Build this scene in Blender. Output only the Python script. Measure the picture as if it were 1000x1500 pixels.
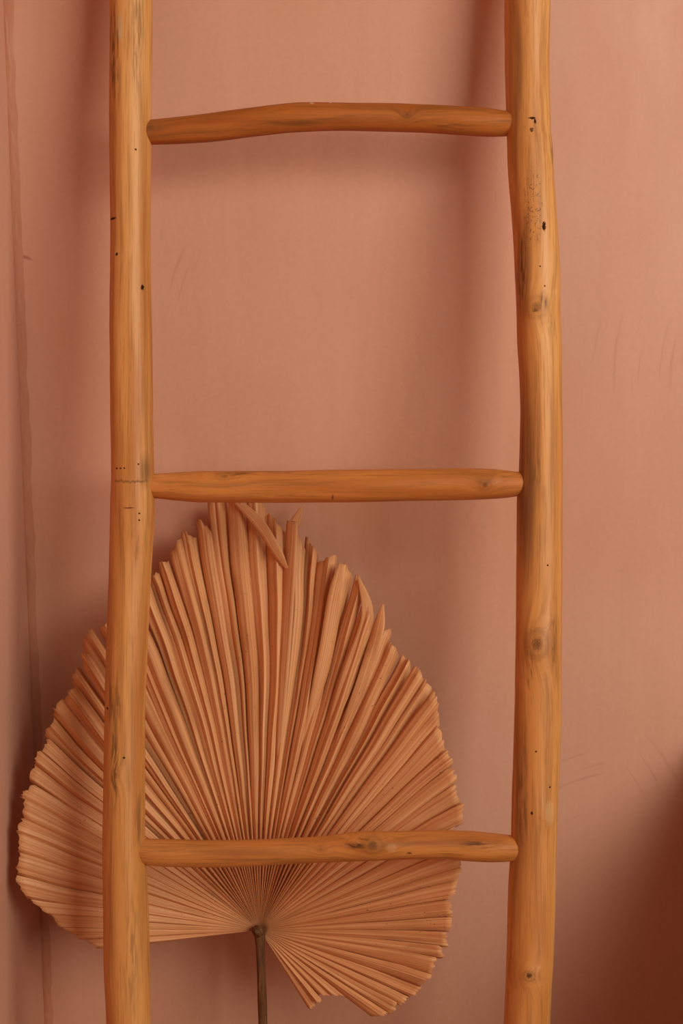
import bpy, bmesh, math, random
from mathutils import Vector, Matrix, noise

# ------------------------------------------------------------------ clear
for o in list(bpy.data.objects):
    bpy.data.objects.remove(o)
scene = bpy.context.scene
COL = scene.collection

# ------------------------------------------------------------------ camera
TH = math.radians(10.2)                       # camera looks down 10.2 degrees, square on to the leaning ladder
FPX = 2083.0                                  # focal length in pixels of a 1000x1500 frame
S = 0.00075                                   # metres per pixel on the ladder plane
FWD = Vector((0, math.cos(TH), -math.sin(TH)))
UPV = Vector((0, math.sin(TH), math.cos(TH)))
P0 = Vector((0, -0.165, 1.0))                  # point of the ladder plane at frame centre
CAM = P0 - FWD * (FPX * S)
cd = bpy.data.cameras.new('camera')
cam = bpy.data.objects.new('camera', cd)
COL.objects.link(cam)
cam.location = CAM
cam.rotation_euler = (math.radians(90) - TH, 0, 0)
cd.sensor_fit = 'VERTICAL'
cd.sensor_height = 36.0
cd.lens = FPX * 36.0 / 1500.0
cd.clip_start = 0.02
scene.camera = cam

# ------------------------------------------------------------------ world, light, exposure
w = bpy.data.worlds.new('world')
scene.world = w
w.use_nodes = True
bg = w.node_tree.nodes['Background']
bg.inputs['Color'].default_value = (1.0, 0.74, 0.55, 1)
bg.inputs['Strength'].default_value = 0.17

ld = bpy.data.lights.new('window_light', 'AREA')
ld.shape = 'RECTANGLE'
ld.size = 1.8
ld.size_y = 1.8
ld.energy = 85
ld.color = (0.95, 1.0, 0.90)
lo = bpy.data.objects.new('window_light', ld)
COL.objects.link(lo)
lo.location = (2.0, -2.6, 2.15)
lo.rotation_euler = (Vector((0.0, -0.1, 0.95)) - lo.location).to_track_quat('-Z', 'Y').to_euler()

vs = scene.view_settings
vs.view_transform = 'Standard'
vs.look = 'None'
vs.exposure = 0.0
vs.gamma = 1.0
vs.use_curve_mapping = False

# ------------------------------------------------------------------ helpers
def smooth(a, b, x):
    if a == b:
        return 0.0 if x < a else 1.0
    t = max(0.0, min(1.0, (x - a) / (b - a)))
    return t * t * (3 - 2 * t)

def pchip(pts):
    """monotone-ish cubic through (x, y) points"""
    xs = [p[0] for p in pts]
    ys = [p[1] for p in pts]
    n = len(xs)
    d = [(ys[i + 1] - ys[i]) / (xs[i + 1] - xs[i]) for i in range(n - 1)]
    m = [d[0]] + [0.0 if d[i - 1] * d[i] <= 0 else 2 * d[i - 1] * d[i] / (d[i - 1] + d[i]) for i in range(1, n - 1)] + [d[-1]]
    def f(x):
        if x <= xs[0]:
            return ys[0]
        if x >= xs[-1]:
            return ys[-1]
        i = 0
        while x > xs[i + 1]:
            i += 1
        h = xs[i + 1] - xs[i]
        t = (x - xs[i]) / h
        return ((2*t**3 - 3*t**2 + 1) * ys[i] + (t**3 - 2*t**2 + t) * h * m[i]
                + (-2*t**3 + 3*t**2) * ys[i+1] + (t**3 - t**2) * h * m[i+1])
    return f

def mesh_obj(name, verts, faces, mat, parent=None, smooth_shade=True):
    me = bpy.data.meshes.new(name)
    me.from_pydata(verts, [], faces)
    me.update()
    if smooth_shade:
        me.polygons.foreach_set('use_smooth', [True] * len(me.polygons))
    me.materials.append(mat)
    o = bpy.data.objects.new(name, me)
    COL.objects.link(o)
    if parent:
        o.parent = parent
    return o

def empty(name, loc, label, cat):
    o = bpy.data.objects.new(name, None)
    COL.objects.link(o)
    o.location = loc
    o.empty_display_size = 0.1
    o['label'] = label
    o['category'] = cat
    return o

def bm_obj(name, bm, mat, parent=None):
    me = bpy.data.meshes.new(name)
    bm.to_mesh(me)
    bm.free()
    me.materials.append(mat)
    o = bpy.data.objects.new(name, me)
    COL.objects.link(o)
    if parent:
        o.parent = parent
    return o

def box(name, lo_, hi_, mat, parent=None, bevel=0.003):
    bm = bmesh.new()
    bmesh.ops.create_cube(bm, size=1)
    for v in bm.verts:
        v.co = Vector([lo_[i] + (v.co[i] + 0.5) * (hi_[i] - lo_[i]) for i in range(3)])
    if bevel:
        bmesh.ops.bevel(bm, geom=bm.edges[:], offset=bevel, segments=2, affect='EDGES')
    return bm_obj(name, bm, mat, parent)

# ------------------------------------------------------------------ node helpers
class NT:
    def __init__(self, name):
        self.m = bpy.data.materials.new(name)
        self.m.use_nodes = True
        self.t = self.m.node_tree
        self.b = self.t.nodes['Principled BSDF']
    def n(self, typ, **kw):
        nd = self.t.nodes.new(typ)
        for k, v in kw.items():
            setattr(nd, k, v)
        return nd
    def l(self, a, b):
        self.t.links.new(a, b)
    def val(self, sock, v):
        if hasattr(v, 'is_linked') or hasattr(v, 'links'):
            self.l(v, sock)
        else:
            sock.default_value = v
    def math(self, op, a, b=0.0, c=None, clamp=False):
        nd = self.n('ShaderNodeMath', operation=op, use_clamp=clamp)
        self.val(nd.inputs[0], a)
        self.val(nd.inputs[1], b)
        if c is not None:
            self.val(nd.inputs[2], c)
        return nd.outputs[0]
    def vmath(self, op, a, b=(0, 0, 0)):
        nd = self.n('ShaderNodeVectorMath', operation=op)
        self.val(nd.inputs[0], a)
        if op != 'LENGTH':
            self.val(nd.inputs[1], b)
        return nd.outputs['Value'] if op in ('LENGTH', 'DOT_PRODUCT', 'DISTANCE') else nd.outputs[0]
    def noise(self, vec, scale=1.0, detail=4.0, rough=0.55, dist=0.0):
        nd = self.n('ShaderNodeTexNoise')
        self.val(nd.inputs['Vector'], vec)
        nd.inputs['Scale'].default_value = scale
        nd.inputs['Detail'].default_value = detail
        nd.inputs['Roughness'].default_value = rough
        nd.inputs['Distortion'].default_value = dist
        return nd.outputs['Fac']
    def ramp(self, fac, stops):
        nd = self.n('ShaderNodeValToRGB')
        e = nd.color_ramp.elements
        while len(e) < len(stops):
            e.new(0.5)
        for i, (p, c) in enumerate(stops):
            e[i].position = p
            e[i].color = (*c, 1) if len(c) == 3 else c
        self.val(nd.inputs[0], fac)
        return nd.outputs['Color']
    def mr(self, v, a, b, c=0.0, d=1.0, smoothstep=True):
        nd = self.n('ShaderNodeMapRange', interpolation_type='SMOOTHSTEP' if smoothstep else 'LINEAR')
        self.val(nd.inputs[0], v)
        for i, x in enumerate((a, b, c, d)):
            nd.inputs[i + 1].default_value = x
        return nd.outputs[0]
    def mix(self, fac, a, b, mode='MIX'):
        nd = self.n('ShaderNodeMix', data_type='RGBA', blend_type=mode)
        self.val(nd.inputs[0], fac)
        self.val(nd.inputs[6], a if hasattr(a, 'links') else (*a, 1))
        self.val(nd.inputs[7], b if hasattr(b, 'links') else (*b, 1))
        return nd.outputs[2]
    def bump(self, h, strength=0.3, dist=0.001):
        nd = self.n('ShaderNodeBump')
        nd.inputs['Strength'].default_value = strength
        nd.inputs['Distance'].default_value = dist
        self.val(nd.inputs['Height'], h)
        self.l(nd.outputs[0], self.b.inputs['Normal'])
        return nd

# ------------------------------------------------------------------ materials
def plaster(name, base, marks=()):
    k = NT(name)
    co = k.n('ShaderNodeTexCoord').outputs['Object']
    big = k.noise(co, 1.6, 3, 0.5)
    mid = k.noise(k.vmath('MULTIPLY', co, (1.0, 1.0, 0.55)), 9, 6, 0.6, 0.6)
    fine = k.noise(co, 140, 4, 0.65)
    sweep = k.noise(k.vmath('MULTIPLY', co, (34.0, 34.0, 3.0)), 1.0, 4, 0.6)
    c0 = tuple(min(1, x) for x in base)
    c1 = (base[0] * 0.93, base[1] * 0.88, base[2] * 0.80)
    c2 = (base[0] * 1.04, base[1] * 1.08, base[2] * 1.14)
    col = k.mix(k.mr(big, 0.35, 0.65), c1, c2)
    col = k.mix(k.mr(mid, 0.3, 0.7, 0.0, 0.75), col, c0)
    f = k.math('ADD', k.math('MULTIPLY', k.math('SUBTRACT', sweep, 0.5), 0.13),
               k.math('MULTIPLY', k.math('SUBTRACT', fine, 0.5), 0.15))
    f = k.math('ADD', f, 1.0)
    cc = k.n('ShaderNodeCombineXYZ')
    for i in range(3):
        k.l(f, cc.inputs[i])
    col = k.mix(1.0, col, cc.outputs[0], 'MULTIPLY')
    # trowel scratches: patches of fine parallel lines, (x, z, rx, rz, angle, strength, frequency)
    sep = k.n('ShaderNodeSeparateXYZ')
    k.l(co, sep.inputs[0])
    hsum = None
    for (cx, cz, rx, rz, ang, st, fr) in marks:
        dx = k.math('SUBTRACT', sep.outputs[0], cx)
        dz = k.math('SUBTRACT', sep.outputs[2], cz)
        ca, sa = math.cos(ang), math.sin(ang)
        a = k.math('ADD', k.math('MULTIPLY', dx, ca), k.math('MULTIPLY', dz, sa))     # along
        b = k.math('SUBTRACT', k.math('MULTIPLY', dz, ca), k.math('MULTIPLY', dx, sa))  # across
        b2 = k.math('ADD', b, k.math('MULTIPLY', k.math('MULTIPLY', a, a), 1.6))
        d = k.math('SQRT', k.math('ADD', k.math('POWER', k.math('DIVIDE', a, rx), 2.0),
                                  k.math('POWER', k.math('DIVIDE', b, rz), 2.0)))
        msk = k.mr(d, 1.0, 0.45)
        cv = k.n('ShaderNodeCombineXYZ')
        k.l(k.math('MULTIPLY', a, 7.0), cv.inputs[0])
        k.l(k.math('MULTIPLY', b2, fr), cv.inputs[1])
        cv.inputs[2].default_value = cx * 31
        ln = k.mr(k.noise(cv.outputs[0], 1.0, 2, 0.5), 0.585, 0.68)
        mm = k.math('MULTIPLY', k.math('MULTIPLY', ln, msk), st)
        col = k.mix(mm, col, (base[0] * 0.62, base[1] * 0.5, base[2] * 0.42))
        hsum = mm if hsum is None else k.math('ADD', hsum, mm)
    k.l(col, k.b.inputs['Base Color'])
    rg = k.mr(mid, 0.3, 0.7, 0.42, 0.6)
    k.l(rg, k.b.inputs['Roughness'])
    k.b.inputs['Specular IOR Level'].default_value = 0.35
    h = k.math('ADD', k.math('MULTIPLY', mid, 0.8), k.math('MULTIPLY', fine, 0.12))
    h = k.math('ADD', h, k.math('MULTIPLY', sweep, 0.15))
    if hsum is not None:
        h = k.math('SUBTRACT', h, k.math('MULTIPLY', hsum, 0.35))
    k.bump(h, 0.45, 0.0016)
    return k.m

def wood(name, axis, marks, tone=1.0, seed=0.0, red=1.0, spec=0.34):
    """pole wood; axis 'Z' (grain along z) or 'X'.  marks: (kind, x, z, rx, rz, strength) on the front face"""
    k = NT(name)
    co = k.n('ShaderNodeTexCoord').outputs['Object']
    sep = k.n('ShaderNodeSeparateXYZ')
    k.l(co, sep.inputs[0])
    # grain bends round the knots
    warp = None
    for (kind, x, z, rx, rz, st) in marks:
        if kind != 'knot':
            continue
        d = k.vmath('LENGTH', k.vmath('MULTIPLY', k.vmath('SUBTRACT', co, (x, -0.022, z)), (1 / (rx * 1.5), 20, 1 / (rz * 1.5))))
        g = k.math('EXPONENT', k.math('MULTIPLY', k.math('MULTIPLY', d, d), -1.0))
        g = k.math('MULTIPLY', g, 0.016 * st)
        warp = g if warp is None else k.math('ADD', warp, g)
    cv = k.n('ShaderNodeCombineXYZ')
    if axis == 'Z':
        a, b = sep.outputs[0], sep.outputs[2]
    else:
        a, b = sep.outputs[2], sep.outputs[0]
    if warp is not None:
        a = k.math('ADD', a, warp)
    k.l(a, cv.inputs[0])
    k.l(sep.outputs[1], cv.inputs[1])
    k.l(b, cv.inputs[2])
    gco = k.vmath('ADD', cv.outputs[0], (seed, seed * 0.7, seed * 1.9))
    broad = k.noise(k.vmath('MULTIPLY', gco, (38, 38, 2.2)), 1.0, 3, 0.5, 0.5)
    grain = k.noise(k.vmath('MULTIPLY', gco, (150, 150, 5.0)), 1.0, 5, 0.62, 0.3)
    fibre = k.noise(k.vmath('MULTIPLY', gco, (620, 620, 14.0)), 1.0, 3, 0.6)
    blotch = k.noise(k.vmath('MULTIPLY', gco, (16, 16, 4.5)), 1.0, 4, 0.6, 0.4)
    t, g_, b_ = tone, tone / red, tone / red ** 2
    col = k.ramp(broad, [(0.30, (0.46*t, 0.150*g_, 0.034*b_)), (0.48, (0.60*t, 0.235*g_, 0.060*b_)), (0.70, (0.72*t, 0.325*g_, 0.100*b_))])
    col = k.mix(k.mr(grain, 0.46, 0.70, 0.0, 0.52), col, (0.26*t, 0.090*t, 0.020*t))
    col = k.mix(k.mr(blotch, 0.55, 0.75, 0.0, 0.45), col, (0.33*t, 0.115*t, 0.026*t))
    col = k.mix(k.mr(fibre, 0.50, 0.72, 0.0, 0.42), col, (0.24*t, 0.085*t, 0.022*t))
    # dark grey-brown weather streaks
    strk = k.noise(k.vmath('MULTIPLY', k.vmath('ADD', gco, (3.1, 1.7, 0.4)), (120, 120, 3.2)), 1.0, 4, 0.62)
    blm = k.noise(k.vmath('MULTIPLY', k.vmath('ADD', gco, (7.7, 2.2, 5.0)), (14, 14, 3.0)), 1.0, 2, 0.5)
    sm = k.math('MULTIPLY', k.mr(strk, 0.60, 0.72), k.mr(blm, 0.48, 0.66))
    col = k.mix(k.math('MULTIPLY', sm, 0.55), col, (0.115, 0.060, 0.028))
    # pinholes
    vo = k.n('ShaderNodeTexVoronoi')
    k.l(k.vmath('MULTIPLY', gco, (34, 34, 17)), vo.inputs['Vector'])
    sc = k.n('ShaderNodeSeparateColor')
    k.l(vo.outputs['Color'], sc.inputs[0])
    ph = k.math('MULTIPLY', k.mr(vo.outputs['Distance'], 0.035, 0.018), k.math('GREATER_THAN', sc.outputs[0], 0.72))
    col = k.mix(k.math('MULTIPLY', ph, 0.85), col, (0.05, 0.022, 0.01))
    hole = ph
    rag = k.noise(k.vmath('MULTIPLY', co, (620, 620, 620)), 1.0, 3, 0.65)
    rags = k.noise(k.vmath('MULTIPLY', gco, (330, 330, 30)), 1.0, 3, 0.6)
    for (kind, x, z, rx, rz, st) in marks:
        d = k.vmath('LENGTH', k.vmath('MULTIPLY', k.vmath('SUBTRACT', co, (x, -0.022, z)), (1 / rx, 20, 1 / rz)))
        if kind == 'knot':
            dn = k.math('ADD', d, k.math('MULTIPLY', k.math('SUBTRACT', rag, 0.5), 0.5))
            rings = k.math('ADD', k.math('MULTIPLY', k.math('SINE', k.math('MULTIPLY', dn, 13.0)), 0.5), 0.5)
            edge = k.mr(dn, 1.25, 0.35)
            col = k.mix(k.math('MULTIPLY', k.math('MULTIPLY', edge, k.math('ADD', k.math('MULTIPLY', rings, 0.5), 0.25)), st), col, (0.20, 0.075, 0.022))
            core = k.math('MULTIPLY', k.mr(dn, 0.45, 0.10), st)
            col = k.mix(core, col, (0.15, 0.055, 0.018))
            hole = k.math('MAXIMUM', hole, k.math('MULTIPLY', core, 0.7))
        elif kind == 'hole':
            dn = k.math('ADD', d, k.math('MULTIPLY', k.math('SUBTRACT', rag, 0.5), 1.9))
            mk = k.math('MULTIPLY', k.mr(dn, 1.0, 0.6), st)
            col = k.mix(mk, col, (0.040, 0.014, 0.006))
            hole = k.math('MAXIMUM', hole, mk)
        elif kind == 'streak':
            mk = k.math('MULTIPLY', k.math('MULTIPLY', k.mr(d, 1.0, 0.2), k.mr(rags, 0.40, 0.62)), st)
            col = k.mix(mk, col, (0.085, 0.034, 0.013))
            hole = k.math('MAXIMUM', hole, k.math('MULTIPLY', mk, 0.7))
        elif kind == 'stain_shade':
            mk = k.math('MULTIPLY', k.math('MULTIPLY', k.mr(d, 1.0, 0.1), k.mr(grain, 0.2, 0.6, 0.45, 1.0)), st)
            col = k.mix(mk, col, (0.20, 0.070, 0.020))
        elif kind == 'speck':
            dn = k.math('MULTIPLY', k.mr(d, 1.0, 0.4), k.mr(k.noise(k.vmath('MULTIPLY', co, (420, 420, 300)), 1.0, 2, 0.5, 1.2), 0.57, 0.64))
            col = k.mix(k.math('MULTIPLY', dn, st), col, (0.16, 0.055, 0.016))
        elif kind == 'pale':
            dn = k.math('ADD', d, k.math('MULTIPLY', k.math('SUBTRACT', rag, 0.5), 1.2))
            col = k.mix(k.math('MULTIPLY', k.mr(dn, 1.0, 0.5), st), col, (0.66, 0.43, 0.22))
        elif kind == 'crack':       # runs across the pole, zigzag
            zz = k.math('MULTIPLY', k.math('SUBTRACT', k.noise(k.vmath('MULTIPLY', co, (190, 0, 0)), 1.0, 3, 0.7), 0.5), 0.016)
            dz = k.math('ABSOLUTE', k.math('SUBTRACT', k.math('SUBTRACT', sep.outputs[2], z), zz))
            ln = k.math('MULTIPLY', k.mr(dz, rz, rz * 0.35), k.mr(k.math('ABSOLUTE', k.math('SUBTRACT', sep.outputs[0], x)), rx, rx * 0.85))
            ln = k.math('MULTIPLY', k.math('MULTIPLY', ln, k.math('LESS_THAN', sep.outputs[1], 0.0)), st)
            col = k.mix(ln, col, (0.12, 0.055, 0.022))
            hole = k.math('MAXIMUM', hole, ln)
    k.l(col, k.b.inputs['Base Color'])
    k.l(k.mr(grain, 0.3, 0.7, 0.42, 0.60), k.b.inputs['Roughness'])
    k.l(k.math('MULTIPLY', k.math('SUBTRACT', 1.0, hole, clamp=True), spec), k.b.inputs['Specular IOR Level'])
    h = k.math('ADD', k.math('MULTIPLY', grain, 0.5), k.math('MULTIPLY', fibre, 0.35))
    h = k.math('SUBTRACT', h, k.math('MULTIPLY', hole, 0.9))
    k.bump(h, 0.35, 0.0007)
    return k.m

def leaf_material():
    k = NT('dried_leaf')
    uv = k.n('ShaderNodeUVMap').outputs[0]       # u across (leaflet units + index), v distance from the stalk in metres
    co = k.n('ShaderNodeTexCoord').outputs['Object']
    sep = k.n('ShaderNodeSeparateXYZ')
    k.l(uv, sep.inputs[0])
    v = sep.outputs[1]
    rib = k.noise(k.vmath('MULTIPLY', uv, (9.0, 2.5, 0)), 1.0, 4, 0.6)
    fine = k.noise(k.vmath('MULTIPLY', uv, (38.0, 5.0, 0)), 1.0, 3, 0.6)
    blot = k.noise(k.vmath('MULTIPLY', uv, (0.8, 9.0, 0)), 1.0, 4, 0.6, 0.5)
    col = k.ramp(rib, [(0.28, (0.52, 0.175, 0.062)), (0.5, (0.70, 0.295, 0.118)), (0.72, (0.86, 0.465, 0.235))])
    col = k.mix(k.mr(blot, 0.50, 0.72, 0.0, 0.50), col, (0.42, 0.150, 0.052))
    col = k.mix(k.mr(fine, 0.55, 0.70, 0.0, 0.38), col, (0.36, 0.135, 0.050))
    col = k.mix(k.mr(v, 0.05, 0.0, 0.0, 0.5), col, (0.24, 0.085, 0.032))  # browner towards the stalk, painting in shade of the tight crevices
    # little dark specks
    spk = k.noise(k.vmath('MULTIPLY', co, (330, 330, 330)), 1.0, 2, 0.5)
    reg = k.noise(k.vmath('MULTIPLY', co, (16, 16, 16)), 1.0, 2, 0.5)
    col = k.mix(k.math('MULTIPLY', k.mr(spk, 0.69, 0.74), k.mr(reg, 0.45, 0.62, 0.0, 0.8)), col, (0.10, 0.04, 0.016))
    k.l(col, k.b.inputs['Base Color'])
    k.b.inputs['Roughness'].default_value = 0.55
    k.b.inputs['Specular IOR Level'].default_value = 0.22
    h = k.math('ADD', k.math('MULTIPLY', rib, 0.7), k.math('MULTIPLY', fine, 0.4))
    k.bump(h, 0.5, 0.0012)
    return k.m

def stalk_material():
    k = NT('dried_stalk')
    co = k.n('ShaderNodeTexCoord').outputs['Object']
    a = k.noise(k.vmath('MULTIPLY', co, (240, 240, 12)), 1.0, 4, 0.6)
    b = k.noise(k.vmath('MULTIPLY', co, (420, 420, 180)), 1.0, 2, 0.5)
    col = k.ramp(a, [(0.3, (0.07, 0.024, 0.009)), (0.55, (0.145, 0.052, 0.018)), (0.75, (0.25, 0.10, 0.036))])
    col = k.mix(k.mr(b, 0.60, 0.70, 0.0, 0.7), col, (0.07, 0.028, 0.013))
    k.l(col, k.b.inputs['Base Color'])
    k.b.inputs['Roughness'].default_value = 0.6
    k.b.inputs['Specular IOR Level'].default_value = 0.2
    k.bump(k.math('ADD', a, b), 0.4, 0.001)
    return k.m

def plain_wood(name, base):
    k = NT(name)
    co = k.n('ShaderNodeTexCoord').outputs['Object']
    g = k.noise(k.vmath('MULTIPLY', co, (3, 40, 40)), 1.0, 4, 0.6, 0.4)
    col = k.mix(k.mr(g, 0.3, 0.7), tuple(x * 0.7 for x in base), tuple(x * 1.15 for x in base))
    k.l(col, k.b.inputs['Base Color'])
    k.b.inputs['Roughness'].default_value = 0.5
    return k.m

WALL = (0.66, 0.315, 0.205)
# ------------------------------------------------------------------ setting
CORNER_X = -0.386
def wall_xy(px, py, y=0.0):
    """where the camera ray through a pixel meets the plane at depth y"""
    d = FWD + Vector((1, 0, 0)) * ((px - 500) / FPX) - UPV * ((py - 750) / FPX)
    t = (y - CAM.y) / d.y
    return CAM + d * t

def wm(px, py, rpx, rpz, ang, st, fr):
    p = wall_xy(px, py)
    return (p.x, p.z, rpx * 0.00085, rpz * 0.00085, ang, st, fr)

M_WALL = plaster('pink_plaster', WALL, [
    wm(930, 520, 70, 110, math.radians(84), 0.22, 150),
    wm(845, 1150, 60, 75, math.radians(22), 0.28, 150),
    wm(955, 1125, 60, 60, math.radians(-58), 0.22, 130),
    wm(676, 905, 22, 14, math.radians(60), 0.5, 260),
    wm(270, 410, 60, 50, math.radians(70), 0.25, 170),
    wm(38, 381, 12, 8, math.radians(-20), 0.8, 60),
])
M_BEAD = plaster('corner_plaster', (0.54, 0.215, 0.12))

def panel(name, a, b, c, d, mat):
    o = mesh_obj(name, [a, b, c, d], [(0, 1, 2, 3)], mat, None, False)
    o['kind'] = 'structure'
    return o

def slab(name, lo_, hi_, mat):
    o = box(name, lo_, hi_, mat, None, 0)
    o['kind'] = 'structure'
    return o

slab('wall_back', (CORNER_X - 0.1, 0, 0), (3.2, 0.1, 2.7), M_WALL)
slab('wall_left', (CORNER_X - 0.1, -4.2, 0), (CORNER_X, 0, 2.7), M_WALL)
kf = NT('floor_clay')
cof = kf.n('ShaderNodeTexCoord').outputs['Object']
nf = kf.noise(cof, 6, 5, 0.6)
kf.l(kf.mix(nf, (0.30, 0.13, 0.075), (0.42, 0.20, 0.12)), kf.b.inputs['Base Color'])
kf.b.inputs['Roughness'].default_value = 0.5
slab('floor', (CORNER_X - 0.1, -4.2, -0.1), (3.2, 0.1, 0.0), kf.m)

# rough plaster fillet that fills the corner of the two walls
bv, bf = [], []
NB, NC = 520, 9
for i in range(NB + 1):
    z = 0.001 + 2.698 * i / NB
    n1 = noise.noise(Vector((z * 14, 2.2, 0))) * 0.5 + noise.noise(Vector((z * 55, 7.2, 0))) * 0.3 + noise.noise(Vector((z * 150, 1.2, 0))) * 0.18
    n2 = noise.noise(Vector((z * 9, 12.2, 3))) * 0.5 + noise.noise(Vector((z * 40, 17.2, 3))) * 0.35
    wr = 0.011 + 0.005 * n2
    wl = 0.0010 + 0.0008 * n1
    for j in range(NC):
        t = j / (NC - 1)
        # from the back wall (t=0) round to the left wall (t=1)
        bx_ = CORNER_X + wr * (1 - t) ** 2
        by_ = -wl * t ** 2
        lump = math.sin(math.pi * t) * (0.0014 + 0.0022 * n1 + 0.0010 * noise.noise(Vector((z * 90, t * 5, 9))))
        bv.append((bx_ + lump * 0.7 + 0.00, by_ - lump * 0.7, z))
for i in range(NB):
    for j in range(NC - 1):
        a = i * NC + j
        bf.append((a, a + 1, a + NC + 1, a + NC))
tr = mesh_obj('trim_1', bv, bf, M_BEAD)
tr['kind'] = 'structure'

# ------------------------------------------------------------------ ladder
L0 = 1.0 / math.cos(TH)
base = P0 - UPV * L0
LAD = empty('ladder', base, 'rustic honey-coloured wooden pole ladder leaning against the pink plaster wall', 'ladder')
LAD.rotation_euler = (-TH, 0, 0)

def lp(px, py):
    """pixel of the photograph -> (x, along) on the ladder plane"""
    return ((px - 500) * S, L0 - (py - 750) * S)

def tube(name, axis, left, right, t0, t1, mat, seed, depth=0.0, knots=(), rows=220, cols=44, cap=0.012, squash=1.0):
    """round pole whose two silhouettes are the curves left(t), right(t) (pixels); t runs along the axis in pixels"""
    fl, fr = pchip(left), pchip(right)
    V, F = [], []
    ts = [t0 + (t1 - t0) * i / (rows - 1) for i in range(rows)]
    ln = abs(t1 - t0)
    capx = cap / S
    for t in ts:
        c = (fl(t) + fr(t)) / 2
        r = abs(fr(t) - fl(t)) / 2
        e = min(t - min(t0, t1), max(t0, t1) - t)
        if e < capx:
            q = 1 - e / capx
            r *= math.sqrt(max(0.0, 1 - q * q)) * 0.35 + 0.65 * (1 - q ** 6) + 0.0
            r = max(r, 0.2)
        for j in range(cols):
            a = 2 * math.pi * j / cols
            ca, sa = math.cos(a), math.sin(a)           # ca across, sa depth
            nn = noise.noise(Vector((ca * 1.2 + seed, sa * 1.2, t * 0.010))) * 0.035 * abs(sa) \
                + noise.noise(Vector((ca * 2.5 + seed, sa * 2.5 + 4, t * 0.03))) * 0.012
            rr = r * (1 + nn)
            x = c + rr * ca
            dpt = rr * sa * squash
            wob = noise.noise(Vector((seed * 3.3, t * 0.006, 1.0))) * 5
            for (kx, kt, kr, kh) in knots:
                if sa < 0.1:
                    dd = ((x - kx) ** 2 + (t - kt) ** 2) / (kr * kr)
                    dpt -= kh * math.exp(-dd) * min(1, max(0, -sa + 0.1))
            dm = (dpt + wob) * S + depth
            if axis == 'Z':
                X, Z = lp(x, t)
            else:
                X, Z = lp(t, x)
            V.append((X, dm, Z))
    n = len(ts)
    for i in range(n - 1):
        for j in range(cols):
            a = i * cols + j
            b = i * cols + (j + 1) % cols
            F.append((a, b, b + cols, a + cols))
    F.append(tuple(range(cols)))
    F.append(tuple((n - 1) * cols + j for j in range(cols)))
    me_o = mesh_obj(name, V, F, mat, LAD)
    bm = bmesh.new()
    bm.from_mesh(me_o.data)
    bmesh.ops.recalc_face_normals(bm, faces=bm.faces[:])
    bm.to_mesh(me_o.data)
    bm.free()
    return me_o

def mk(kind, px, py, rx, rz, st=1.0):
    x, z = lp(px, py)
    return (kind, x, z, rx * S, rz * S, st)

LEFT_L = [(-580, 166), (-300, 158), (0, 160.5), (175, 160), (350, 162), (490, 161), (600, 161.6), (690, 163), (735, 162), (842, 159), (930, 156), (1070, 152.5), (1250, 151), (1400, 152), (1500, 156), (1700, 160), (2100, 158)]
LEFT_R = [(-580, 220), (-300, 222), (0, 223), (175, 222), (350, 220.5), (490, 223), (600, 224), (690, 225.5), (735, 226.5), (842, 221), (930, 217), (1070, 212), (1230, 213), (1270, 215), (1400, 219.5), (1500, 221), (1700, 224), (2100, 222)]
RIGHT_L = [(-580, 746), (-300, 738), (0, 738.5), (105, 740), (190, 742), (245, 743.5), (350, 751.5), (400, 754), (450, 756), (500, 757.5), (560, 761), (600, 762), (690, 760), (735, 757), (850, 756), (930, 755), (1050, 753), (1100, 751.5), (1190, 749), (1240, 748), (1300, 744.5), (1400, 741.7), (1500, 737.5), (1700, 731), (2100, 729)]
RIGHT_R = [(-580, 803), (-300, 804), (0, 805.5), (105, 805), (190, 806), (213, 808.5), (245, 810), (350, 817), (400, 820), (450, 820.5), (500, 822), (600, 823), (690, 824), (735, 823.6), (850, 823), (930, 822), (1050, 821.5), (1100, 820), (1190, 816), (1300, 813.5), (1400, 810), (1500, 805), (1700, 800), (2100, 798)]

left_marks = [mk('pale', 180, 48, 5, 26, 0.75), mk('streak', 170, 90, 14, 130, 0.8), mk('streak', 205, 60, 14, 150, 0.45),
              mk('hole', 168, 324, 6, 2.2), mk('hole', 175, 377, 2, 3), mk('hole', 212, 425, 2.4, 5), mk('hole', 203, 226, 1.6, 1.8),
              mk('crack', 195, 706, 25, 2.2, 0.55), mk('hole', 193, 744, 10, 1.4, 0.7),
              mk('hole', 175, 687, 1.7, 1.7), mk('hole', 181, 687, 1.7, 1.7), mk('hole', 187, 687, 1.5, 1.5), mk('hole', 207, 681, 1.5, 1.5),
              mk('hole', 208, 752, 1.5, 1.8), mk('hole', 208, 762, 1.5, 1.5), mk('hole', 160, 1035, 2, 2),
              mk('streak', 172, 1125, 8, 85, 1.0), mk('streak', 207, 1200, 7, 75, 0.55), mk('streak', 170, 1030, 18, 70, 0.6), mk('knot', 175, 1130, 8, 14, 0.35),
              mk('stain_shade', 216, 690, 12, 34, 0.8), mk('streak', 196, 1385, 18, 120, 0.4), mk('hole', 186, 1105, 2, 2)]
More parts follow.
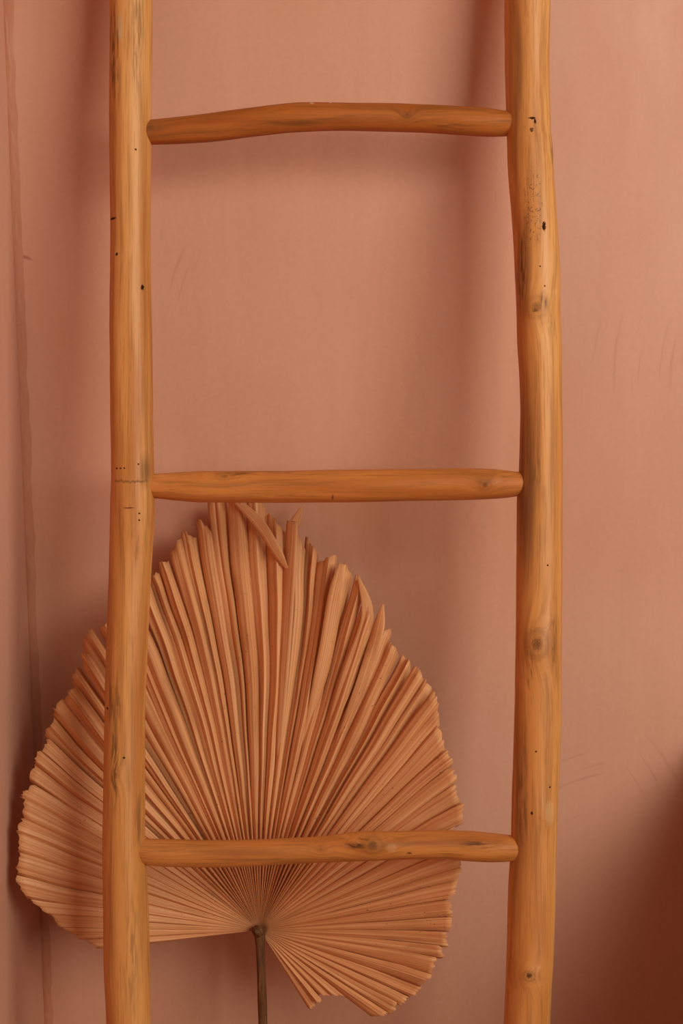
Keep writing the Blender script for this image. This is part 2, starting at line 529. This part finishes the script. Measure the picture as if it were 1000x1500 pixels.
right_marks = [mk('hole', 775, 182, 6, 2.4), mk('hole', 779, 186, 2, 5), mk('hole', 774, 199, 3.2, 4, 0.8),
               mk('hole', 791.5, 338, 3.2, 8), mk('speck', 777, 310, 19, 75, 0.85), mk('streak', 762, 395, 9, 90, 0.85),
               mk('knot', 781, 455, 24, 26, 0.45), mk('hole', 779, 460, 4, 3, 0.5), mk('streak', 791, 446, 9, 18, 0.7),
               mk('stain_shade', 766, 700, 26, 230, 1.0), mk('stain_shade', 756, 1150, 16, 260, 0.5), mk('stain_shade', 752, 120, 18, 260, 0.6), mk('stain_shade', 764, 400, 14, 120, 0.6), mk('streak', 782, 690, 12, 60, 0.4), mk('hole', 797, 827, 1.7, 1.7),  # stains down the left side also paint in that side's shade
               mk('knot', 782, 940, 26, 34, 0.7), mk('streak', 771, 975, 6, 45, 0.9), mk('streak', 805, 935, 9, 60, 0.5),
               mk('streak', 762, 1160, 10, 130, 0.55), mk('knot', 770, 1418, 14, 12, 0.7), mk('hole', 770, 1416, 5, 4, 0.6),
               mk('hole', 780, 1095, 2, 1.6), mk('hole', 801, 1147, 2, 1.6), mk('pale', 800, 1185, 9, 22, 0.3), mk('streak', 806, 215, 6, 60, 0.6),
               mk('hole', 786, 396, 1.5, 1.5), mk('hole', 793, 424, 1.4, 1.4), mk('hole', 774, 1184, 1.8, 3)]
tube('side_rail', 'Z', LEFT_L, LEFT_R, -570, 2100, wood('rail_wood_a', 'Z', left_marks, 1.08, 0.0), 1.3, rows=420,
     knots=[(190, 700, 60, 1.5), (175, 1130, 22, 1.5)])
tube('side_rail', 'Z', RIGHT_L, RIGHT_R, -570, 2100, wood('rail_wood_b', 'Z', right_marks, 1.12, 4.3), 5.7, rows=420,
     knots=[(781, 455, 24, 4.5), (784, 940, 34, 4.5), (770, 1418, 18, 3), (800, 1185, 20, 3), (780, 335, 30, 2)])

R1T = [(190, 178), (222, 175.5), (300, 167), (370, 158), (450, 151), (550, 151), (650, 155), (700, 158), (745, 163), (775, 165)]
R1B = [(190, 212), (225, 211.5), (300, 208), (370, 200), (430, 194), (500, 191), (600, 193), (680, 198), (720, 200), (745, 199), (775, 198)]
R2T = [(190, 697), (228, 694), (260, 692), (300, 690), (400, 690), (500, 688), (600, 687), (680, 686), (720, 687), (758, 691), (790, 695)]
R2B = [(190, 727), (228, 730), (260, 733.5), (300, 736), (400, 736.5), (500, 736), (600, 734), (700, 732), (740, 729.5), (758, 727), (790, 722)]
R3T = [(180, 1228), (205, 1227.5), (250, 1228), (300, 1229.5), (350, 1229.5), (400, 1228), (450, 1226), (500, 1221), (535, 1216.5), (560, 1217), (620, 1216), (680, 1216.5), (720, 1220), (748, 1223), (780, 1226)]
R3B = [(180, 1260), (205, 1262.5), (215, 1265), (250, 1268), (320, 1269), (400, 1266), (500, 1261), (600, 1257.5), (650, 1257), (680, 1260), (720, 1262), (748, 1261), (780, 1259)]
r1m = [mk('knot', 595, 173, 9, 8, 0.7), mk('knot', 222, 190, 22, 22, 0.5), mk('streak', 660, 190, 60, 7, 0.5), mk('streak', 420, 185, 80, 6, 0.4),
       mk('pale', 457, 155, 4, 3, 0.6), mk('pale', 484, 153, 3, 2, 0.6), mk('pale', 314, 166, 2, 3, 0.5)]
r2m = [mk('knot', 708, 711, 14, 13, 0.6), mk('knot', 330, 698, 22, 10, 0.45), mk('streak', 350, 694, 40, 5, 0.7), mk('streak', 400, 726, 90, 5, 0.4), mk('hole', 487, 729, 2, 4, 0.6)]
r3m = [mk('knot', 545, 1232, 24, 20, 0.65), mk('streak', 520, 1233, 26, 6, 1.0), mk('streak', 533, 1224, 12, 6, 0.6), mk('hole', 598, 1244, 5, 2.2, 0.7),
       mk('streak', 700, 1232, 45, 8, 0.9), mk('streak', 655, 1245, 30, 6, 0.7), mk('knot', 470, 1239, 9, 8, 0.4), mk('pale', 572, 1236, 9, 9, 0.25)]
tube('rung', 'X', R1T, R1B, 196, 770, wood('rung_wood_a', 'X', r1m, 0.70, 1.1, 1.5, 0.16), 2.2, 0.0, [(595, 173, 10, 1.0)], 130, 36)
tube('rung', 'X', R2T, R2B, 196, 790, wood('rung_wood_b', 'X', r2m, 1.0, 2.6, 1.2, 0.22), 3.4, -0.0005, [(708, 711, 14, 2.0)], 130, 36)
# the axis 'X' knots are given as (x, t) swapped below: across = pixel row, along = pixel column
tube('rung', 'X', R3T, R3B, 183, 778, wood('rung_wood_c', 'X', r3m, 0.94, 6.1, 1.16, 0.22), 8.1, -0.003, [(1230, 545, 22, 4.0), (1232, 575, 14, 2.5)], 130, 36)
for dy, sd in ((537, 9.4), (-540, 11.7)):
    T = [(x, y + dy) for x, y in (R2T if dy < 0 else R3T)]
    B = [(x, y + dy) for x, y in (R2B if dy < 0 else R3B)]
    if dy < 0:
        T = [(x, y - 503) for x, y in T]
        B = [(x, y - 503) for x, y in B]
    tube('rung', 'X', T, B, 185, 775, wood('rung_wood_d', 'X', [], 0.85, sd, 1.2, 0.22), sd, 0.0, [], 90, 36)

# ------------------------------------------------------------------ dried palm leaf
HX, HY = 380.0, 1362.0
OUT = [(457,1482),(466,1470),(485,1462),(497,1466),(545,1497),(558,1499),(576,1485),(599,1466),(617,1450),(634,1432),(646,1412),(653,1390),(660,1365),(668,1342),(671,1308),(677,1284),
       (676,1258),(680,1235),(681,1211),(679,1186),(675,1158),(667,1125),(660,1110),(653,1083),(649,1059),(646,1037),(637,1012),(623,988),(602,961),(591,951),(577,920),
       (560,905),(542,891),(535,870),(523,841),(500,825),(481,802),(469,795),(451,790),(443,780),(430,765),(408,751),(399,741),(388,724),(370,716),(345,716),(326,724),(316,738),(303,758),(280,772),(269,790),
       (252,799),(238,820),(224,834),(190,865),(147,903),(143,916),(122,940),(119,958),(110,980),(96,1012),(73,1040),(68,1053),(66,1083),(54,1099),(37,1132),(31,1171),(26,1207),(22,1239),
       (18,1262),(20,1274),(18,1292),(26,1302),(33,1316),(45,1328),(63,1341),(79,1352),(94,1368),(105,1377),(140,1388),(150,1390)]
pol = []
for x, y in OUT:
    a = math.degrees(math.atan2(HY - y, x - HX))
    if a < -100:
        a += 360
    pol.append((a, math.hypot(x - HX, y - HY)))
pol.sort()
def R_out(a):
    if a <= pol[0][0]:
        return pol[0][1]
    for (a0, r0), (a1, r1) in zip(pol, pol[1:]):
        if a <= a1:
            return r0 + (r1 - r0) * (a - a0) / max(1e-6, a1 - a0)
    return pol[-1][1]

def leaf_y(dx, dy):
    """depth of the leaf (metres from the back wall, negative) at an offset in pixels from the stalk end"""
    y = -0.122 + 0.094 * (dy / 622.0)
    if dx > 0:
        y -= 0.092 * (dx / 290.0) ** 1.2 * (1 - 0.25 * smooth(200, 600, dy))
    else:
        y -= 0.068 * (-dx / 360.0) ** 1.1
    return min(y, -0.012)

def leaf_pt(dx, dy, off):
    return wall_xy(HX + dx, HY - dy, leaf_y(dx, dy) + off)

hubp = wall_xy(HX, HY, -0.129)
stem_foot = Vector((wall_xy(386, 1560, -0.17).x + 0.002, -0.215, 0.0))
LEAF = empty('palm_leaf', stem_foot, 'large dried tan palm fan leaf on a brown stalk standing behind the ladder', 'palm leaf')
M_LEAF = leaf_material()
M_STALK = stalk_material()
rnd = random.Random(11)

def wid(a):
    if a < 0: return 4.7
    if a < 45: return 4.3
    if a < 72: return 3.1
    if a < 118: return 2.4
    if a < 150: return 3.1
    return 4.3
bounds = [-58.0]
while bounds[-1] < 186.5:
    bounds.append(bounds[-1] + wid(bounds[-1]) * rnd.uniform(0.8, 1.25))
bounds[-1] = 187.0
NSEG = len(bounds) - 1

def add_uv(me, uvs):
    ul = me.uv_layers.new(name='UVMap')
    for lp_ in me.loops:
        ul.data[lp_.index].uv = uvs[lp_.vertex_index]

def leaflet(V, uvs, rows, cols):
    F = []
    for i in range(rows - 1):
        for j in range(cols - 1):
            a = i * cols + j
            F.append((a, a + 1, a + cols + 1, a + cols))
    o = mesh_obj('leaflet', [tuple(Vector(v) - stem_foot) for v in V], F, M_LEAF, LEAF)
    add_uv(o.data, uvs)
    m = o.modifiers.new('thickness', 'SOLIDIFY')
    m.thickness = 0.0006
    m.offset = 0
    return o

ROWS = 32
rb = random.Random(5)
def sway(ang, r):
    """gentle waviness shared by neighbouring leaflets (degrees)"""
    return 1.5 * smooth(80, 400, r) * noise.noise(Vector((ang * 0.035, r * 0.004, 3.3))) + 0.28 * smooth(80, 300, r) * noise.noise(Vector((ang * 0.12, r * 0.014, 8.1)))
for s in range(NSEG):
    a0, a1 = bounds[s], bounds[s + 1]
    am = (a0 + a1) / 2
    hw = (a1 - a0) / 2
    upper = smooth(50, 75, am) * (1 - smooth(112, 140, am))
    rside = 1 - smooth(35, 65, am)
    lside = smooth(122, 150, am)
    # ragged cut ends, one side longer than the other
    side = 1 if rnd.random() < 0.7 else -1
    if am > 100:
        side = -side
    cut = rnd.uniform(0, 4) if rnd.random() < 0.55 else rnd.uniform(6, 15)
    cut += 12 * upper * rnd.random() + 7 * lside * rnd.random()
    rl = R_out(a0 + hw * 0.3) - (cut if side > 0 else rnd.uniform(0, 3))
    rr = R_out(a1 - hw * 0.3) - (cut if side < 0 else rnd.uniform(0, 3))
    if -52 < am < -38:
        rl = min(rl, 152); rr = min(rr, 156)
    # pleat profile: (position across, height) points, flat facets between them
    if lside > 0.5:
        k1 = rnd.uniform(0.45, 0.75)
        prof = [(-1, 0.0), (-0.2 + rnd.uniform(-0.25, 0.25), 0.42 + rnd.uniform(-0.12, 0.12)), (k1, 1.0), (1, 0.1)]
    elif rside > 0.5:
        k1 = rnd.uniform(-0.5, 0.1)
        prof = [(-1, 0.0), (k1, 1.0), (k1 + 0.5, 0.72 + rnd.uniform(-0.2, 0.2)), (1, 0.0)]
    else:
        k1 = rnd.uniform(-0.35, 0.30)
        k2 = k1 + rnd.uniform(0.25, 0.5)
        prof = [(-1, 0.0), (k1, 1.0), (k2, rnd.uniform(0.35, 0.85)), (1, 0.0)]
    cs, hs, sharp = [], [], []
    for q in range(len(prof) - 1):
        (c0_, h0_), (c1_, h1_) = prof[q], prof[q + 1]
        for e in range(3):
            f = e / 3
            cs.append(c0_ + (c1_ - c0_) * f)
            bow = 0.05 * math.sin(math.pi * f)
            hs.append(h0_ + (h1_ - h0_) * f + bow)
            if e == 0 and q > 0:
                sharp.append(len(cs) - 1)
    cs.append(1.0); hs.append(prof[-1][1])
    ncol = len(cs)
    depth_amp = 0.17 * rside + 0.22 * lside + 0.68 * max(0.0, 1 - rside - lside) + rnd.uniform(-0.04, 0.08)
    split = rnd.uniform(0.6, 0.9)
    taper = rnd.uniform(0.0, 0.06) + upper * rnd.uniform(0, 0.22)
    if 52 < am < 84:
        taper += rnd.uniform(0.0, 0.22)
        split = rnd.uniform(0.6, 0.85)
    step = rnd.uniform(-1, 1) * (0.0014 + 0.0055 * max(upper, 0.55 * (1 - rside) * (1 - lside)))
    tip_off = rnd.uniform(-0.004, 0.004) * (0.4 + upper)
    bend = rnd.uniform(-0.5, 0.5) * (0.25 + upper)
    wv = rnd.uniform(0, 50)
    peak, cp = rb.uniform(0.3, 1.0), rb.uniform(-0.8, 0.8)
    V, U = [], []
    for i in range(ROWS):
        t = i / (ROWS - 1)
        for c, hh in zip(cs, hs):
            re = rl + (rr - rl) * (c + 1) / 2 - (4 + 16 * upper) * peak * abs(c - cp) + 8 * upper
            tooth = rnd.uniform(-3, 3) if i == ROWS - 1 else 0
            r = 6 + (re - 6 + tooth) * t
            wf = 1 - taper * smooth(split, 1.0, t)
            over = (1.09 if not rside > 0.5 else 1.05) + 0.16 * smooth(40, 50, am) * (1 - smooth(84, 92, am)) * smooth(0.4, 0.8, t)
            lat = bend * hw * smooth(0.45, 1.0, t) * 0.55 + hw * 0.14 * smooth(0.2, 0.8, t) * noise.noise(Vector((wv, t * 3.2, 0)))
            a_ = am + c * hw * wf * over + lat
            ang = math.radians(a_ + sway(a_, r))
            dx, dy = r * math.cos(ang), r * math.sin(ang)
            half = r * math.radians(hw) * S * wf             # metres
            near = 1 + 2.3 * (1 - smooth(60, 230, r))          # pleats are tighter near the stalk
            amp = min(half * 2 * depth_amp * near, 0.011)
            fl = 1 - 0.3 * smooth(0.55, 1.0, t) * noise.noise(Vector((wv + 5, t * 2.5, 0)))
            off = -(hh - 0.5) * amp * fl
            off += step * smooth(0.12, 0.5, t) + tip_off * smooth(0.5, 1.0, t)
            off += (0.0015 + 0.0035 * upper) * smooth(0.45, 1.0, t) * noise.noise(Vector((wv + 9, t * 5, c * 0.5)))
            off += 0.0010 * (c if am > 100 else -c) * smooth(0.1, 0.6, t)   # one edge tucked behind the neighbour
            V.append(leaf_pt(dx, dy, off))
            U.append((c * 0.5 + s * 1.37, r * S))
    o = leaflet(V, U, ROWS, ncol)
    me = o.data
    att = me.attributes.new('sharp_edge', 'BOOLEAN', 'EDGE')
    flags = [False] * len(me.edges)
    for e in me.edges:
        va, vb = e.vertices
        if va % ncol == vb % ncol and (va % ncol) in sharp:
            flags[e.index] = True
    att.data.foreach_set('value', flags)

def strand(path, widths, depth, twist, seed):
    """a torn leaflet strip along pixel points"""
    n = 22
    fx = pchip([(i, p[0]) for i, p in enumerate(path)])
    fy = pchip([(i, p[1]) for i, p in enumerate(path)])
    fw = pchip([(i, q) for i, q in enumerate(widths)])
    fd = pchip([(i, q) for i, q in enumerate(depth)])
    ft = pchip([(i, q) for i, q in enumerate(twist)])
    L = len(path) - 1
    V, U = [], []
    cs = [-1, -0.5, 0, 0.5, 1]
    for i in range(n):
        q = L * i / (n - 1)
        x, y = fx(q), fy(q)
        x2, y2 = fx(min(L, q + 0.02)) - fx(max(0, q - 0.02)), fy(min(L, q + 0.02)) - fy(max(0, q - 0.02))
        m = math.hypot(x2, y2) or 1
        nx, ny = -y2 / m, x2 / m
        w_, tw = fw(q) / 2, ft(q)
        for c in cs:
            k_ = c * w_ * math.cos(tw)
            px, py = x + nx * k_, y + ny * k_
            off = fd(q) + c * w_ * math.sin(tw) * S - (1 - abs(c)) * w_ * 0.16 * S
            dx, dy = px - HX, HY - py
            V.append(leaf_pt(dx, dy, off))
            U.append((c * 0.5 + seed * 2.1, math.hypot(dx, dy) * S))
    leaflet(V, U, n, len(cs))

strand([(340, 728), (380, 768), (404, 806), (424, 840)], [10, 17, 16, 2], [-0.016, -0.020, -0.018, -0.010], [0.3, 0.2, 0.3, 0.6], 1)
strand([(404, 960), (412, 850), (420, 790), (433, 765), (443, 741)], [1, 20, 15, 17, 1.5], [0.0, -0.004, -0.003, 0.004, 0.006], [0.2, 0.4, 0.7, 0.3, 0.2], 2)
strand([(404, 1160), (416, 960), (423, 850), (428, 763)], [1, 20, 24, 17], [0.0, -0.009, -0.013, -0.015], [-0.2, -0.5, -0.7, -0.3], 3)
strand([(478, 1130), (530, 1000), (553, 925), (561, 885)], [1, 19, 18, 3], [0.001, -0.006, -0.009, -0.006], [0.2, 0.4, -0.3, 0.2], 4)
strand([(462, 1120), (512, 985), (538, 900), (524, 842)], [1, 24, 20, 2], [0.001, -0.008, -0.010, -0.007], [-0.2, 0.3, 0.5, 0.2], 5)
strand([(440, 1100), (476, 960), (491, 875), (501, 826)], [1, 25, 24, 13], [0.001, -0.008, -0.010, -0.008], [0.2, 0.5, 0.3, 0.3], 6)

# stalk
V, F = [], []
SR, SC = 60, 14
top = hubp + Vector((0, 0.0, 0.0))
for i in range(SR):
    t = i / (SR - 1)
    p = top.lerp(stem_foot + Vector((0, 0, 0.002)), t)
    p.x += 0.0022 * math.sin(t * 5.0) * (1 - t)
    p.y += 0.016 * math.sin(math.pi * t)
    r = 0.0052 + 0.0016 * smooth(0.05, 0.0, t) + 0.0012 * t
    for j in range(SC):
        a = 2 * math.pi * j / SC
        rr = r * (1 + 0.07 * noise.noise(Vector((math.cos(a) * 2, math.sin(a) * 2, t * 14))))
        V.append((p.x + rr * math.cos(a) - stem_foot.x, p.y + rr * math.sin(a) * 0.85 - stem_foot.y, p.z - stem_foot.z))
for i in range(SR - 1):
    for j in range(SC):
        a = i * SC + j
        b = i * SC + (j + 1) % SC
        F.append((a, a + SC, b + SC, b))
F.append(tuple(range(SC)))
F.append(tuple(reversed([(SR - 1) * SC + j for j in range(SC)])))
mesh_obj('stalk', V, F, M_STALK, LEAF)

# knotted collar where the leaflets meet the stalk
bm = bmesh.new()
bmesh.ops.create_icosphere(bm, subdivisions=4, radius=1)
for v in bm.verts:
    c = v.co.copy()
    n_ = 1 + 0.28 * noise.noise(c * 1.8) + 0.16 * noise.noise(c * 4.5)
    v.co = Vector((c.x * 0.0075 * n_, c.y * 0.0065 * n_, c.z * 0.0068 * n_)) + hubp - stem_foot + Vector((-0.0008, -0.004, 0.001))
for f in bm.faces:
    f.smooth = True
bm_obj('stalk_collar', bm, M_STALK, LEAF)

# ------------------------------------------------------------------ slant-lid chest out of frame, added and shaped to cast the soft wall shadow
M_CAB = plain_wood('chest_wood', (0.30, 0.12, 0.05))
kb = NT('knob_metal')
kb.b.inputs['Base Color'].default_value = (0.55, 0.36, 0.15, 1)
kb.b.inputs['Metallic'].default_value = 1.0
kb.b.inputs['Roughness'].default_value = 0.35
cw = wall_xy(1044, 1052)
CX0, CX1, CDEP, CH, CSL = cw.x, cw.x + 0.8, 0.52, cw.z, 0.30
SHADOW_CHEST = empty('chest', ((CX0 + CX1) / 2, -CDEP / 2, 0), 'unseen dark brown wooden chest, slanting lid, added to cast a shadow on the pink wall', 'chest')
ox, oy = SHADOW_CHEST.location.x, SHADOW_CHEST.location.y
def prism(name, x0, x1, prof, parent, mat=M_CAB):
    """extrude a (y, z) outline from x0 to x1"""
    n = len(prof)
    V = [(x0 - ox, y - oy, z) for y, z in prof] + [(x1 - ox, y - oy, z) for y, z in prof]
    F = [tuple(range(n)), tuple(range(2 * n - 1, n - 1, -1))] + [(i, i + n, (i + 1) % n + n, (i + 1) % n) for i in range(n)]
    o = mesh_obj(name, V, F, mat, parent, False)
    bm = bmesh.new()
    bm.from_mesh(o.data)
    bmesh.ops.recalc_face_normals(bm, faces=bm.faces[:])
    bmesh.ops.bevel(bm, geom=bm.edges[:], offset=0.002, segments=2, affect='EDGES')
    bm.to_mesh(o.data)
    bm.free()
    return o
zt = lambda y: CH - 0.022 + CSL * y          # underside of the lid
prism('body', CX0 + 0.004, CX1 - 0.004, [(-0.003, 0.06), (-CDEP + 0.02, 0.06), (-CDEP + 0.02, zt(-CDEP + 0.02)), (-0.003, zt(-0.003))], SHADOW_CHEST)
lid = prism('lid', CX0, CX1, [(-0.002, zt(-0.002)), (-CDEP, zt(-CDEP)), (-CDEP, zt(-CDEP) + 0.022), (-0.002, zt(-0.002) + 0.022)], SHADOW_CHEST)
bm = bmesh.new()
bmesh.ops.create_uvsphere(bm, u_segments=16, v_segments=10, radius=0.014)
for v in bm.verts:
    v.co = v.co + Vector(((CX0 + CX1) / 2 - ox, -CDEP - 0.008 - oy, zt(-CDEP) + 0.011))
bm_obj('knob', bm, kb.m, lid)
for xx in (CX0 + 0.02, CX1 - 0.07):
    for yy in (-CDEP + 0.04, -0.07):
        prism('foot', xx, xx + 0.05, [(yy, 0.0), (yy + 0.05, 0.0), (yy + 0.05, 0.06), (yy, 0.06)], SHADOW_CHEST)
